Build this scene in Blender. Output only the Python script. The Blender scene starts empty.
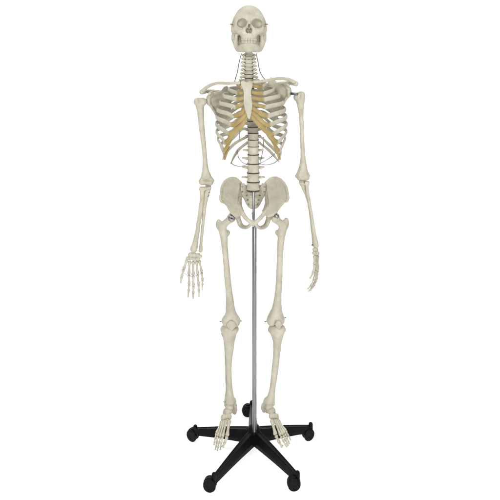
import bpy, math, random
import numpy as np
from mathutils import Vector
random.seed(3)
SC = bpy.context.scene
COL = SC.collection
PI = math.pi

# ------------------------------------------------------------------ camera geometry
# level camera 1.70 m up, 2.45 m from the pole; 250 photo pixels per metre at the pole
D, F, H, HY = 2.45, 612.5, 1.70, 30.0
def P(x, y, d=0.0):
    s = F / (D + d)
    return np.array([(x - 250.0) / s, d, H - (y - HY) / s])
def S(d):                       # metres per photo pixel at depth d
    return (D + d) / F

# ------------------------------------------------------------------ materials
def new_mat(name):
    m = bpy.data.materials.new(name); m.use_nodes = True
    nt = m.node_tree
    return m, nt, nt.nodes['Principled BSDF']

def organic(name, col_a, col_b, rough, bump=0.15, scale=60.0, spec=0.35, coat=0.0):
    m, nt, b = new_mat(name)
    tc = nt.nodes.new('ShaderNodeTexCoord')
    geo = nt.nodes.new('ShaderNodeNewGeometry')
    n1 = nt.nodes.new('ShaderNodeTexNoise'); n1.inputs['Scale'].default_value = scale * 0.45
    n1.inputs['Detail'].default_value = 5; n1.inputs['Roughness'].default_value = 0.6
    n2 = nt.nodes.new('ShaderNodeTexNoise'); n2.inputs['Scale'].default_value = scale * 6
    n2.inputs['Detail'].default_value = 4
    ramp = nt.nodes.new('ShaderNodeValToRGB')
    ramp.color_ramp.elements[0].position = 0.3; ramp.color_ramp.elements[0].color = (*col_a, 1)
    ramp.color_ramp.elements[1].position = 0.68; ramp.color_ramp.elements[1].color = (*col_b, 1)
    nt.links.new(geo.outputs['Position'], n1.inputs['Vector'])
    nt.links.new(geo.outputs['Position'], n2.inputs['Vector'])
    nt.links.new(n1.outputs['Fac'], ramp.inputs['Fac'])
    nt.links.new(ramp.outputs['Color'], b.inputs['Base Color'])
    bp = nt.nodes.new('ShaderNodeBump'); bp.inputs['Strength'].default_value = bump
    bp.inputs['Distance'].default_value = 0.002
    nt.links.new(n2.outputs['Fac'], bp.inputs['Height'])
    nt.links.new(bp.outputs['Normal'], b.inputs['Normal'])
    b.inputs['Roughness'].default_value = rough
    b.inputs['Specular IOR Level'].default_value = spec
    b.inputs['Coat Weight'].default_value = coat
    return m

BONE = organic('bone_plastic', (0.358, 0.332, 0.250), (0.468, 0.443, 0.358), 0.5, 0.4)
TOOTH = organic('tooth_enamel', (0.42, 0.395, 0.31), (0.47, 0.445, 0.36), 0.4, 0.05)
CART = organic('cartilage_rubber', (0.250, 0.185, 0.066), (0.335, 0.255, 0.104), 0.55, 0.2)
def fade_from_bone(m):
    """the painted cartilage fades in over its first centimetre from the rib"""
    nt = m.node_tree; b = nt.nodes['Principled BSDF']
    src = b.inputs['Base Color'].links[0].from_socket
    at = nt.nodes.new('ShaderNodeAttribute'); at.attribute_name = 'from_rib'
    n = nt.nodes.new('ShaderNodeTexNoise'); n.inputs['Scale'].default_value = 130
    geo = nt.nodes.new('ShaderNodeNewGeometry'); nt.links.new(geo.outputs['Position'], n.inputs['Vector'])
    ad = nt.nodes.new('ShaderNodeMath'); ad.operation = 'MULTIPLY_ADD'; ad.inputs[1].default_value = .010
    nt.links.new(n.outputs['Fac'], ad.inputs[0]); nt.links.new(at.outputs['Fac'], ad.inputs[2])
    mr = nt.nodes.new('ShaderNodeMapRange'); mr.interpolation_type = 'SMOOTHSTEP'
    mr.inputs['From Min'].default_value = .004; mr.inputs['From Max'].default_value = .0135
    nt.links.new(ad.outputs[0], mr.inputs['Value'])
    mx = nt.nodes.new('ShaderNodeMix'); mx.data_type = 'RGBA'
    ia = [i for i in mx.inputs if i.type == 'RGBA']
    ia[0].default_value = (.40, .375, .295, 1)
    nt.links.new(mr.outputs['Result'], mx.inputs[0]); nt.links.new(src, ia[1])
    nt.links.new([o for o in mx.outputs if o.type == 'RGBA'][0], b.inputs['Base Color'])
fade_from_bone(CART)
DISC = organic('dark_disc_rubber', (0.045, 0.032, 0.024), (0.09, 0.065, 0.05), 0.6, 0.1)
PLAST = organic('black_plastic', (0.0018, 0.002, 0.0022), (0.005, 0.0052, 0.0055), 0.42, 0.2, 120, 0.11)
RUBB = organic('black_tyre_rubber', (0.002, 0.002, 0.0022), (0.006, 0.006, 0.0062), 0.5, 0.15, 120, 0.11)

def metal(name, col, rough):
    m, nt, b = new_mat(name)
    geo = nt.nodes.new('ShaderNodeNewGeometry')
    n = nt.nodes.new('ShaderNodeTexNoise'); n.inputs['Scale'].default_value = 900
    mr = nt.nodes.new('ShaderNodeMapRange')
    mr.inputs['To Min'].default_value = rough * 0.8; mr.inputs['To Max'].default_value = rough * 1.25
    nt.links.new(geo.outputs['Position'], n.inputs['Vector'])
    nt.links.new(n.outputs['Fac'], mr.inputs['Value'])
    nt.links.new(mr.outputs['Result'], b.inputs['Roughness'])
    b.inputs['Base Color'].default_value = (*col, 1); b.inputs['Metallic'].default_value = 1.0
    return m
STEEL = metal('brushed_steel', (0.27, 0.27, 0.28), 0.36)
DARKSTEEL = metal('dark_steel', (0.16, 0.18, 0.20), 0.4)
WIREM = metal('grey_wire', (0.33, 0.33, 0.35), 0.5)
BRASS = metal('tarnished_pin', (0.32, 0.22, 0.16), 0.45)

# ------------------------------------------------------------------ linking
WORLD = {}                      # object -> world location
def link(name, verts, faces, m, parent=None, smooth=True):
    v = np.asarray(verts, dtype=np.float64)
    c = (v.min(0) + v.max(0)) / 2
    me = bpy.data.meshes.new(name)
    me.from_pydata([tuple(p) for p in (v - c)], [], [tuple(int(i) for i in f) for f in faces])
    if smooth:
        me.polygons.foreach_set('use_smooth', [True] * len(me.polygons))
    me.materials.append(m); me.update()
    o = bpy.data.objects.new(name, me); COL.objects.link(o)
    WORLD[o.name] = c
    if parent is not None:
        o.parent = parent
        o.location = Vector(c - WORLD[parent.name])
    else:
        o.location = Vector(c)
    return o

def link_fast(name, V, Q, m, parent):
    c = (V.min(0) + V.max(0)) / 2
    me = bpy.data.meshes.new(name)
    nv, nq = len(V), len(Q)
    me.vertices.add(nv); me.vertices.foreach_set('co', (V - c).astype(np.float32).ravel())
    me.loops.add(nq * 4); me.loops.foreach_set('vertex_index', Q.astype(np.int32).ravel())
    me.polygons.add(nq)
    me.polygons.foreach_set('loop_start', np.arange(0, nq * 4, 4, dtype=np.int32))
    me.polygons.foreach_set('loop_total', np.full(nq, 4, dtype=np.int32))
    me.update(calc_edges=True); me.validate()
    me.polygons.foreach_set('use_smooth', np.ones(len(me.polygons), dtype=bool))
    me.materials.append(m)
    o = bpy.data.objects.new(name, me); COL.objects.link(o)
    WORLD[o.name] = c
    if parent is not None:
        o.parent = parent; o.location = Vector(c - WORLD[parent.name])
    else:
        o.location = Vector(c)
    return o

def root(name, loc, label, cat):
    o = bpy.data.objects.new(name, None); COL.objects.link(o)
    o.location = Vector(loc); o.empty_display_size = 0.1
    WORLD[o.name] = np.array(loc, dtype=float)
    o['label'] = label; o['category'] = cat
    return o

# ------------------------------------------------------------------ implicit surfaces -> mesh
def catmull(pts, n):
    p = np.asarray(pts, dtype=float)
    if len(p) < 3: n = max(n, 1)
    out = []
    q = np.vstack([2 * p[0] - p[1], p, 2 * p[-1] - p[-2]])
    for i in range(1, len(q) - 2):
        a, b, c, d = q[i - 1], q[i], q[i + 1], q[i + 2]
        for j in range(n):
            t = j / n
            out.append(0.5 * ((2 * b) + (c - a) * t + (2 * a - 5 * b + 4 * c - d) * t * t + (3 * b - a - 3 * c + d) * t ** 3))
    out.append(p[-1])
    return np.array(out)

class Sdf:
    def __init__(s, h=0.002, wob=0.0003):
        s.h = h; s.ops = []; s.wob = wob
    def add(s, fn, lo, hi, k, sub):
        s.ops.append((fn, np.array(lo, float), np.array(hi, float), k, sub)); return s
    def chain(s, pts, k=0.006, ay=1.0, sub=False, n=3):
        """pts: (px, py, depth m, radius px) joined by tapered rods; ay > 1 thins it front to back"""
        W = np.array([[*P(x, y, d), r * S(d)] for x, y, d, r in pts])
        if n > 1 and len(W) > 2: W = catmull(W, n)
        r = W[:, 3].max()
        def fn(X, Y, Z):
            best = None
            for a, b in zip(W[:-1], W[1:]):
                ba = b[:3] - a[:3]; ba2 = ba * np.array([1, ay * ay, 1]); dd = (ba * ba2).sum() + 1e-12
                t = np.clip(((X - a[0]) * ba2[0] + (Y - a[1]) * ba2[1] + (Z - a[2]) * ba2[2]) / dd, 0, 1)
                q = np.sqrt((X - a[0] - t * ba[0]) ** 2 + (ay * (Y - a[1] - t * ba[1])) ** 2 + (Z - a[2] - t * ba[2]) ** 2)
                v = q - (a[3] + t * (b[3] - a[3]))
                best = v if best is None else np.minimum(best, v)
            return best
        ry = r / min(ay, 1)
        lo = W[:, :3].min(0) - [r, ry, r]; hi = W[:, :3].max(0) + [r, ry, r]
        return s.add(fn, lo, hi, k, sub)
    def ell(s, c, rad, k=0.006, sub=False, yaw=0.0, roll=0.0, pw=2.0):
        """c: (px,py,depth), rad: (px, px, m); yaw about vertical, roll in the picture plane (degrees)"""
        C = P(*c); R = np.array([rad[0] * S(c[2]), rad[2], rad[1] * S(c[2])])
        cy, sy = math.cos(math.radians(yaw)), math.sin(math.radians(yaw))
        cr, sr = math.cos(math.radians(roll)), math.sin(math.radians(roll))
        m = R.min()
        def fn(X, Y, Z):
            x, y, z = X - C[0], Y - C[1], Z - C[2]
            x, z = cr * x + sr * z, -sr * x + cr * z
            x, y = cy * x + sy * y, -sy * x + cy * y
            q = (np.abs(x / R[0]) ** pw + np.abs(y / R[1]) ** pw + np.abs(z / R[2]) ** pw) ** (1 / pw)
            g = np.sqrt((x / R[0] ** 2) ** 2 + (y / R[1] ** 2) ** 2 + (z / R[2] ** 2) ** 2) + 1e-9
            return np.where(q > 0.3, (q - 1) * np.maximum(q, 0.3) / g, (q - 1) * m) if pw == 2.0 else (q - 1) * m
        rr = R.max()
        e = np.array([rr, rr, rr]) if (yaw or roll) else R
        return s.add(fn, C - e, C + e, k, sub)
    def plate(s, outline, dfun, th, dlo, dhi, k=0.004, sub=False, rnd=0.002):
        """traced outline (px) given a depth dfun(px,py) and a thickness th (m or function)"""
        O = np.array(outline, float)
        def fn(X, Y, Z):
            sc = F / (D + Y)
            px = 250 + X * sc; py = HY + (H - Z) * sc
            px, py = np.broadcast_arrays(px, py)
            d2 = np.full(px.shape, 1e9); ins = np.zeros(px.shape, bool)
            for (x0, y0), (x1, y1) in zip(O, np.roll(O, -1, 0)):
                ex, ey = x1 - x0, y1 - y0
                t = np.clip(((px - x0) * ex + (py - y0) * ey) / (ex * ex + ey * ey + 1e-12), 0, 1)
                d2 = np.minimum(d2, (px - x0 - t * ex) ** 2 + (py - y0 - t * ey) ** 2)
                c = (y0 > py) != (y1 > py)
                if y1 != y0:
                    ins ^= c & (px < (x1 - x0) * (py - y0) / (y1 - y0) + x0)
            a = np.where(ins, -1, 1) * np.sqrt(d2) * (S(0)) + rnd
            tt = th(px, py) if callable(th) else th
            b = np.abs(Y - dfun(px, py)) - tt / 2 + rnd
            return np.minimum(np.maximum(a, b), 0) + np.sqrt(np.maximum(a, 0) ** 2 + np.maximum(b, 0) ** 2) - rnd
        cs = [P(x, y, d) for x, y in outline for d in (dlo, dhi)]
        return s.add(fn, np.min(cs, 0), np.max(cs, 0), k, sub)
    def drum(s, c, rx, rd, hh, k=0.003, waist=0.12):
        """vertebral body: a waisted oval drum, rx px half width, rd m half depth, hh px half height"""
        C = P(*c); a = rx * S(c[2]); h = hh * S(c[2])
        def fn(X, Y, Z):
            z = (Z - C[2]) / h
            w = 1 - waist * (1 - np.clip(z * z, 0, 1))
            rr = (np.sqrt(((X - C[0]) / a) ** 2 + ((Y - C[1]) / rd) ** 2) - w) * min(a, rd)
            zz = np.abs(Z - C[2]) - h
            r0 = 0.002
            u, v = rr + r0, zz + r0
            return np.minimum(np.maximum(u, v), 0) + np.sqrt(np.maximum(u, 0) ** 2 + np.maximum(v, 0) ** 2) - r0
        return s.add(fn, C - [a, rd, h], C + [a, rd, h], k, False)
    def mesh(s):
        h = s.h
        un = [o for o in s.ops if not o[4]]
        lo = np.min([o[1] for o in un], 0) - 4 * h; hi = np.max([o[2] for o in un], 0) + 4 * h
        n = np.ceil((hi - lo) / h).astype(int) + 1
        ax = [lo[i] + h * np.arange(n[i]) for i in range(3)]
        f = np.full(n, 0.03)
        for fn, a, b, k, sub in s.ops:
            i0 = np.clip(np.floor((a - k - 2 * h - lo) / h).astype(int), 0, n)
            i1 = np.clip(np.ceil((b + k + 2 * h - lo) / h).astype(int) + 1, 0, n)
            if (i1 <= i0).any(): continue
            sl = tuple(slice(i0[i], i1[i]) for i in range(3))
            X = ax[0][sl[0]][:, None, None]; Y = ax[1][sl[1]][None, :, None]; Z = ax[2][sl[2]][None, None, :]
            v = fn(X, Y, Z); g = f[sl]
            if sub:
                v = -v; e = np.maximum(k - np.abs(g - v), 0) / k
                f[sl] = np.maximum(g, v) + e * e * k * 0.25
            else:
                e = np.maximum(k - np.abs(g - v), 0) / k
                f[sl] = np.minimum(g, v) - e * e * k * 0.25
        if s.wob:
            X = ax[0][:, None, None]; Y = ax[1][None, :, None]; Z = ax[2][None, None, :]
            f = f + s.wob * (np.sin(310 * X + 170 * Y + 1.3) * np.sin(260 * Y - 140 * X + 90 * Z) + np.sin(230 * Z + 190 * X + .7) * np.sin(200 * Y + 2))
        return surface_net(f, lo, h)
    def obj(s, name, m, parent):
        V, Q = s.mesh()
        return link_fast(name, V, Q, m, parent)

def surface_net(f, lo, h):
    ins = f < 0
    n = np.array(f.shape)
    cnt = np.zeros(n - 1, np.int8)
    for i in (0, 1):
        for j in (0, 1):
            for k in (0, 1):
                cnt += ins[i:n[0] - 1 + i, j:n[1] - 1 + j, k:n[2] - 1 + k]
    cells = np.argwhere((cnt > 0) & (cnt < 8))
    idx = np.full(n - 1, -1, np.int64); idx[tuple(cells.T)] = np.arange(len(cells))
    cor = [(i, j, k) for i in (0, 1) for j in (0, 1) for k in (0, 1)]
    val = np.stack([f[cells[:, 0] + c[0], cells[:, 1] + c[1], cells[:, 2] + c[2]] for c in cor], 1)
    acc = np.zeros((len(cells), 3)); num = np.zeros(len(cells))
    for a in range(8):
        for b in range(a + 1, 8):
            ca, cb = np.array(cor[a]), np.array(cor[b])
            if np.abs(ca - cb).sum() != 1: continue
            va, vb = val[:, a], val[:, b]
            x = (va < 0) != (vb < 0)
            t = np.where(x, va / np.where(x, va - vb, 1), 0)
            acc += np.where(x[:, None], ca + t[:, None] * (cb - ca), 0); num += x
    V = lo + h * (cells + acc / num[:, None])
    Q = []
    for a in range(3):
        b, c = (a + 1) % 3, (a + 2) % 3
        s0 = [slice(None)] * 3; s1 = [slice(None)] * 3
        s0[a] = slice(0, n[a] - 1); s1[a] = slice(1, n[a])
        A, B = ins[tuple(s0)], ins[tuple(s1)]
        e = np.argwhere(A != B)
        e = e[(e[:, b] > 0) & (e[:, c] > 0) & (e[:, b] < n[b] - 1) & (e[:, c] < n[c] - 1)]
        if len(e) == 0: continue
        def at(db, dc):
            q = e.copy(); q[:, b] += db; q[:, c] += dc
            return idx[q[:, 0], q[:, 1], q[:, 2]]
        q = np.stack([at(-1, -1), at(0, -1), at(0, 0), at(-1, 0)], 1)
        fl = ~A[tuple(e.T)]
        q[fl] = q[fl][:, ::-1]
        Q.append(q)
    Q = np.vstack(Q)
    E = np.vstack([Q[:, [0, 1]], Q[:, [1, 2]], Q[:, [2, 3]], Q[:, [3, 0]]])
    deg = np.bincount(E.ravel(), minlength=len(V)).astype(float)[:, None] + 1e-9
    for it in range(4):                                  # Taubin smoothing: no shrinking
        for lam in (.5, -.52):
            A = np.stack([np.bincount(E[:, 0], V[E[:, 1], c], len(V)) + np.bincount(E[:, 1], V[E[:, 0], c], len(V)) for c in range(3)], 1) / deg
            V = V + lam * (A - V)
    return V, Q

# ------------------------------------------------------------------ swept tubes
def sweep(pts, radii, seg=10, flat=None, nrm=None, n=5, cap=True):
    """tube through world points; radii (m); flat = thickness ratio along the normal nrm(point)"""
    A = np.hstack([np.array(pts, float), np.array(radii, float)[:, None]])
    A = catmull(A, n) if n > 1 else A
    p, r = A[:, :3], A[:, 3]
    T = np.gradient(p, axis=0); T /= np.linalg.norm(T, axis=1)[:, None] + 1e-12
    V, Fc = [], []
    prev = None
    for i in range(len(p)):
        if nrm is not None:
            u = np.array(nrm(p[i]), float)
        else:
            u = prev if prev is not None else (np.array([0, 1, 0.13]) if abs(T[i][1]) < 0.9 else np.array([1.0, 0, 0.1]))
        u = u - T[i] * (u @ T[i]); u /= np.linalg.norm(u) + 1e-12
        prev = u
        w = np.cross(T[i], u)
        for j in range(seg):
            a = 2 * PI * j / seg
            V.append(p[i] + r[i] * ((flat or 1.0) * math.cos(a) * u + math.sin(a) * w))
    m = len(p)
    for i in range(m - 1):
        for j in range(seg):
            Fc.append((i * seg + j, i * seg + (j + 1) % seg, (i + 1) * seg + (j + 1) % seg, (i + 1) * seg + j))
    if cap:
        for e, sgn in ((0, -1), (m - 1, 1)):
            V.append(p[e] + T[e] * sgn * r[e] * 0.6); c = len(V) - 1
            for j in range(seg):
                t = (e * seg + j, e * seg + (j + 1) % seg, c)
                Fc.append(t if sgn > 0 else t[::-1])
    return V, Fc

def tube(name, pts, r, m, parent, seg=8, n=5):
    """pts (px,py,depth); r px or list"""
    W = [P(x, y, d) for x, y, d in pts]
    R = [q * S(p[2]) for q, p in zip(r if hasattr(r, '__len__') else [r] * len(pts), pts)]
    V, Fc = sweep(W, R, seg, n=n if len(W) > 2 else 1)
    return link(name, V, Fc, m, parent)

def small_bone(name, a, b, r0, rm, r1, parent, m=None):
    """a small long bone with knuckled ends from a to b (px,py,depth), radii px"""
    A, B = P(*a), P(*b); s = S((a[2] + b[2]) / 2)
    t = [0.0, 0.06, 0.16, 0.3, 0.5, 0.7, 0.84, 0.94, 1.0]
    R = [r0 * .72, r0, r0 * .92, (r0 + rm) / 2 * .9, rm, (rm + r1) / 2 * .9, r1 * .95, r1, r1 * .7]
    bow = np.array([0, -0.0012, 0])
    V, Fc = sweep([A + (B - A) * q + bow * math.sin(PI * q) for q in t], [q * s for q in R], 10, n=2)
    return link(name, V, Fc, m or BONE, parent)

def revolve(prof, seg=32, axis_pt=(0, 0, 0)):
    V, Fc = [], []
    for r, z in prof:
        for j in range(seg):
            a = 2 * PI * j / seg
            V.append((axis_pt[0] + r * math.cos(a), axis_pt[1] + r * math.sin(a), axis_pt[2] + z))
    for i in range(len(prof) - 1):
        for j in range(seg):
            Fc.append((i * seg + j, i * seg + (j + 1) % seg, (i + 1) * seg + (j + 1) % seg, (i + 1) * seg + j))
    Fc.append(tuple(range(seg))[::-1]); Fc.append(tuple((len(prof) - 1) * seg + j for j in range(seg)))
    return V, Fc

# =================================================================== THE SKELETON
SK = root('skeleton_model', P(254, 226, 0), 'life-size ivory plastic human skeleton model hanging on a steel pole', 'skeleton')

# ---------------------------------------------------------------- skull
MX = 249.0
def mir(x): return 2 * MX - x
sk = Sdf(0.0013, 0.00025)
sk.ell((MX, 27.6, .012), (18.0, 17.6, .088), k=.01)
sk.ell((MX, 20.2, .010), (14.6, 15.0, .084), k=.012)
sk.ell((MX, 18.2, -.036), (12.8, 11.8, .046), k=.020)
sk.ell((MX, 27.5, -.050), (12.2, 7.8, .032), k=.012)
sk.ell((MX, 34.0, .030), (15.4, 14.8, .056), k=.014)                         # occiput and skull base
for s in (1, -1):
    m = (lambda x: x) if s == 1 else mir
    sk.chain([(m(235.0), 22.5, -.048, 1.5), (m(236.8), 18.2, -.061, 1.3), (m(241.5), 16.6, -.075, 1.0), (m(246.5), 17.8, -.081, 1.2)], k=.018)
    sk.chain([(m(235.0), 22, -.048, 1.6), (m(235.4), 26, -.052, 1.9), (m(237.6), 30.2, -.063, 2.7), (m(242.5), 32.6, -.076, 2.8)], k=.007)
    sk.chain([(m(238.0), 30.6, -.060, 2.6), (m(234.6), 31.4, -.040, 2.1), (m(232.8), 31.2, -.012, 1.8), (m(232.6), 30.3, .012, 1.7)], k=.005)
    sk.chain([(m(246), 19.5, -.084, 1.5), (m(244.9), 27, -.083, 1.6), (m(243.8), 32, -.082, 2.4)], k=.006)
    sk.ell((m(234.2), 38, .03), (2.8, 6.0, .018), k=.008)
    sk.ell((m(233.0), 23.5, -.034), (1.8, 5.5, .026), k=.012, sub=True)      # temple hollow
sk.chain([(MX, 18.5, -.085, 1.9), (MX, 21.0, -.091, 1.6), (MX, 24.0, -.098, 1.6)], k=.006)
sk.ell((MX, 34.4, -.060), (8.4, 5.0, .036), k=.008)
sk.ell((MX, 37.2, -.058), (8.2, 3.2, .038), k=.005)
sk.ell((MX - 6.7, 23.1, -.080), (4.15, 4.6, .037), k=.0035, sub=True, yaw=22, roll=14)
sk.ell((MX + 8.1, 23.4, -.080), (5.0, 4.6, .037), k=.0035, sub=True, yaw=-22, roll=-14)
sk.ell((MX, 26.4, -.095), (1.2, 2.9, .028), k=.003, sub=True)
sk.ell((MX - 1.2, 30.6, -.09), (1.7, 2.7, .030), k=.003, sub=True)
sk.ell((MX + 1.2, 30.6, -.09), (1.7, 2.7, .030), k=.003, sub=True)
for s in (1, -1):
    m = (lambda x: x) if s == 1 else mir
    sk.ell((m(239.0), 39.2, -.048), (2.0, 4.2, .034), k=.005, sub=True)     # hollow under the cheekbone
SKULL = sk.obj('skull', BONE, SK)
# nasal septum, suture line, teeth
tube('nasal_septum', [(MX, 26.0, -.074), (MX, 30, -.070), (MX, 32.8, -.076)], .25, BONE, SKULL)
def arc_tooth(i, n, half, y, dfront, dback, hgt, parent):
    u = (i - (n - 1) / 2) / ((n - 1) / 2)
    x = MX + half * math.sin(u * 1.25) / math.sin(1.25)
    d = dfront + (dback - dfront) * (1 - math.cos(u * 1.25)) / (1 - math.cos(1.25))
    c = P(x, y, d); s = S(d)
    w = (0.80 if abs(u) < .75 else 1.05) * s * (1.05 if i % 2 else .95); hh = hgt * s
    yaw = u * 1.15
    V = []; Fc = []
    rings = [(-1, .55, .5), (-.8, .92, .85), (0, 1, 1), (.7, .86, .9), (1, .6, .6)]
    seg = 8
    for z, a, b in rings:
        for j in range(seg):
            t = 2 * PI * j / seg + PI / 8
            lx = a * w * np.sign(math.cos(t)) * abs(math.cos(t)) ** .6
            ly = b * w * .8 * np.sign(math.sin(t)) * abs(math.sin(t)) ** .6
            V.append((c[0] + lx * math.cos(yaw) - ly * math.sin(yaw), c[1] + lx * math.sin(yaw) + ly * math.cos(yaw), c[2] + z * hh))
    for r_ in range(len(rings) - 1):
        for j in range(seg):
            Fc.append((r_ * seg + j, r_ * seg + (j + 1) % seg, (r_ + 1) * seg + (j + 1) % seg, (r_ + 1) * seg + j))
    Fc.append(tuple(range(seg))[::-1]); Fc.append(tuple((len(rings) - 1) * seg + j for j in range(seg)))
    link('tooth', V, Fc, TOOTH, parent)
for i in range(12):
    arc_tooth(i, 12, 7.0, 39.3, -.0935, -.062, 1.5, SKULL)

mn = Sdf(0.0013, 0.00025)
for s in (1, -1):
    m = (lambda x: x) if s == 1 else mir
    mn.chain([(m(234.8), 33.0, -.006, 1.7), (m(234.7), 38, -.014, 2.6), (m(235.8), 43.5, -.020, 2.9), (m(238.2), 48.6, -.032, 3.1),
              (m(241.0), 49.6, -.055, 2.9), (m(244.5), 49.4, -.078, 2.9), (MX, 49.0, -.088, 3.1)], k=.006)
    mn.chain([(m(235.6), 41, -.024, 2.2), (m(236.4), 36.4, -.034, 1.5), (m(236.4), 33.6, -.037, .8)], k=.006)
    mn.chain([(m(240.4), 47.0, -.045, 1.7), (m(242.0), 45.8, -.066, 2.0), (m(245.4), 45.2, -.083, 2.1), (MX, 45.1, -.0875, 2.1)], k=.010)
mn.ell((MX, 49.4, -.090), (4.6, 2.4, .012), k=.010)
MAND = mn.obj('mandible', BONE, SK)
for i in range(12):
    arc_tooth(i, 12, 6.6, 42.2, -.0905, -.060, 1.5, MAND)
for x, sx in ((231.2, -1), (266.9, 1)):
    tube('skull_pin', [(x - sx * 1.5, 24.4, -.01), (x + sx * .9, 24.2, -.01)], [.55, .75], BRASS, SKULL)
# ---------------------------------------------------------------- spine
def vertebra(xc, y0, y1, d, rx, rd, tp, tpy, sp, kind):
    """y0..y1 px of the body, tp = transverse reach px, sp = spinous reach m"""
    yc, hh = (y0 + y1) / 2, (y1 - y0) / 2
    v = Sdf(0.0013, 0.0002)
    v.drum((xc, yc, d), rx, rd, hh, waist=.17 if kind != 'c' else .18)
    for s in (-1, 1):
        v.chain([(xc + s * rx * .6, yc - hh * .2, d + rd * .7, 1.2), (xc + s * rx * .6, yc - hh * .1, d + rd + .012, 1.3),
                 (xc, yc + .3, d + rd + .022, 1.1)], k=.004)
        r = 1.25
        v.chain([(xc + s * rx * .6, yc - hh * .1, d + rd * .9, r + .3), (xc + s * tp * .7, yc + tpy * .6, d + rd + .004, r), (xc + s * tp, yc + tpy, d + rd + (.014 if kind == 't' else .003), r * .8)], k=.004)
        v.chain([(xc + s * rx * .7, yc - hh, d + rd + .010, 1.2), (xc + s * rx * .7, yc + hh * .9, d + rd + .012, 1.2)], k=.004)
    v.chain([(xc, yc, d + rd + .02, 1.3), (xc, yc + hh * (1.0 if kind == 't' else .5), d + rd + .02 + sp, 1.0 if kind != 'l' else 1.7)], k=.004)
    if kind == 'c':
        for s in (-1, 1):
            v.chain([(xc + s * rx * .8, yc - .7, d + .001, 1.0), (xc + s * (tp - 1.3), yc + .5, d + .004, 1.15), (xc + s * (tp - .8), yc + 1.0, d + .002, 1.45)], k=.002)
            v.ell((xc + s * rx * .45, yc + hh * .62, d - rd * .8), (1.5, .9, .003), k=.002)
    return v.obj('vertebra', BONE, SK)
def disc(xc, y, d, rx, rd, hh):
    c = P(xc, y, d); s = S(d)
    V, Fc = revolve([(.9, -hh * s), (1.0, -hh * s * .4), (1.0, hh * s * .4), (.9, hh * s)], 28)
    V = [(c[0] + a * rx * s, c[1] + b * rd, c[2] + z) for a, b, z in V]
    return link('intervertebral_disc', V, Fc, DISC, SK)

# cervical: C1 and C2 half hidden under the jaw
cerv = [52.6, 56.2, 59.6, 63.2, 66.9, 70.7, 74.3, 78.0]
for i in range(7):
    xc = 248.8 + .02 * i
    d = .030 - .012 * math.sin(i / 6 * PI)
    vertebra(xc, cerv[i] + .1, cerv[i + 1] - .25, d, 3.7 + .2 * i, .013, 6.2 + .36 * i, .9, .012 + .003 * i, 'c')
    disc(xc, cerv[i + 1], d, 3.9 + .18 * i, .0105, .3)
thor = [78.0, 83.0, 88.3, 93.7, 99.1, 104.5, 110.0, 115.5, 121.0, 127.0, 133.0, 139.7, 146.5]
TV = []
for i in range(12):
    yc = (thor[i] + thor[i + 1]) / 2
    xc = 249 + 4.2 * min(1, max(0, (yc - 78) / 55))
    d = .040 + .030 * math.sin(i / 11 * PI)
    rx = 4.6 + .13 * i
    vertebra(xc, thor[i] + .4, thor[i + 1] - .4, d, rx, .0145 + .0004 * i, 9.5 - .25 * i, -.6, .030, 't')
    disc(xc + .1, thor[i + 1], d, rx * .99, .0145 + .0004 * i, .55)
    TV.append((xc, yc, d))
lum = [146.5, 154.5, 163.6, 172.6, 181.7, 190.2]
for i in range(5):
    xc = 253.3; d = .034 - .016 * math.sin((i + 1) / 5 * PI)
    rx = 5.9 + .27 * i
    vertebra(xc, lum[i] + .45, lum[i + 1] - .45, d, rx, .019, (9.6, 10.4, 10.4, 10.8, 10)[i], (-.5, -1.2, -1.2, 0, 0)[i], .026, 'l')
    if i < 4: disc(xc, lum[i + 1], d - .001, rx * 1.0, .0195, .55)
disc(253.2, 190.4, .034, 6.6, .019, .6)

# ---------------------------------------------------------------- sternum, ribs, costal cartilage
st = Sdf(0.0013, 0.0003)
st.plate([(240.4, 81.6), (243.2, 80.8), (246.6, 82.2), (250.0, 80.8), (253.0, 81.4), (252.8, 85.6), (251.0, 90.8), (251.2, 93), (251.9, 98),
          (252.4, 104), (252.2, 109), (251.4, 114), (250.2, 118.4), (248.9, 119.4), (247.4, 117.4), (245.7, 113), (244.3, 108), (243.4, 103), (243.6, 97),
          (243.6, 92.5), (243.2, 90.6), (241.2, 86)],
         lambda x, y: -.058 - (y - 81) * .00098 + .0000022 * (x - 248) ** 2 * 10, .011, -.108, -.05, rnd=.003)
st.obj('sternum', BONE, SK)

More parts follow.
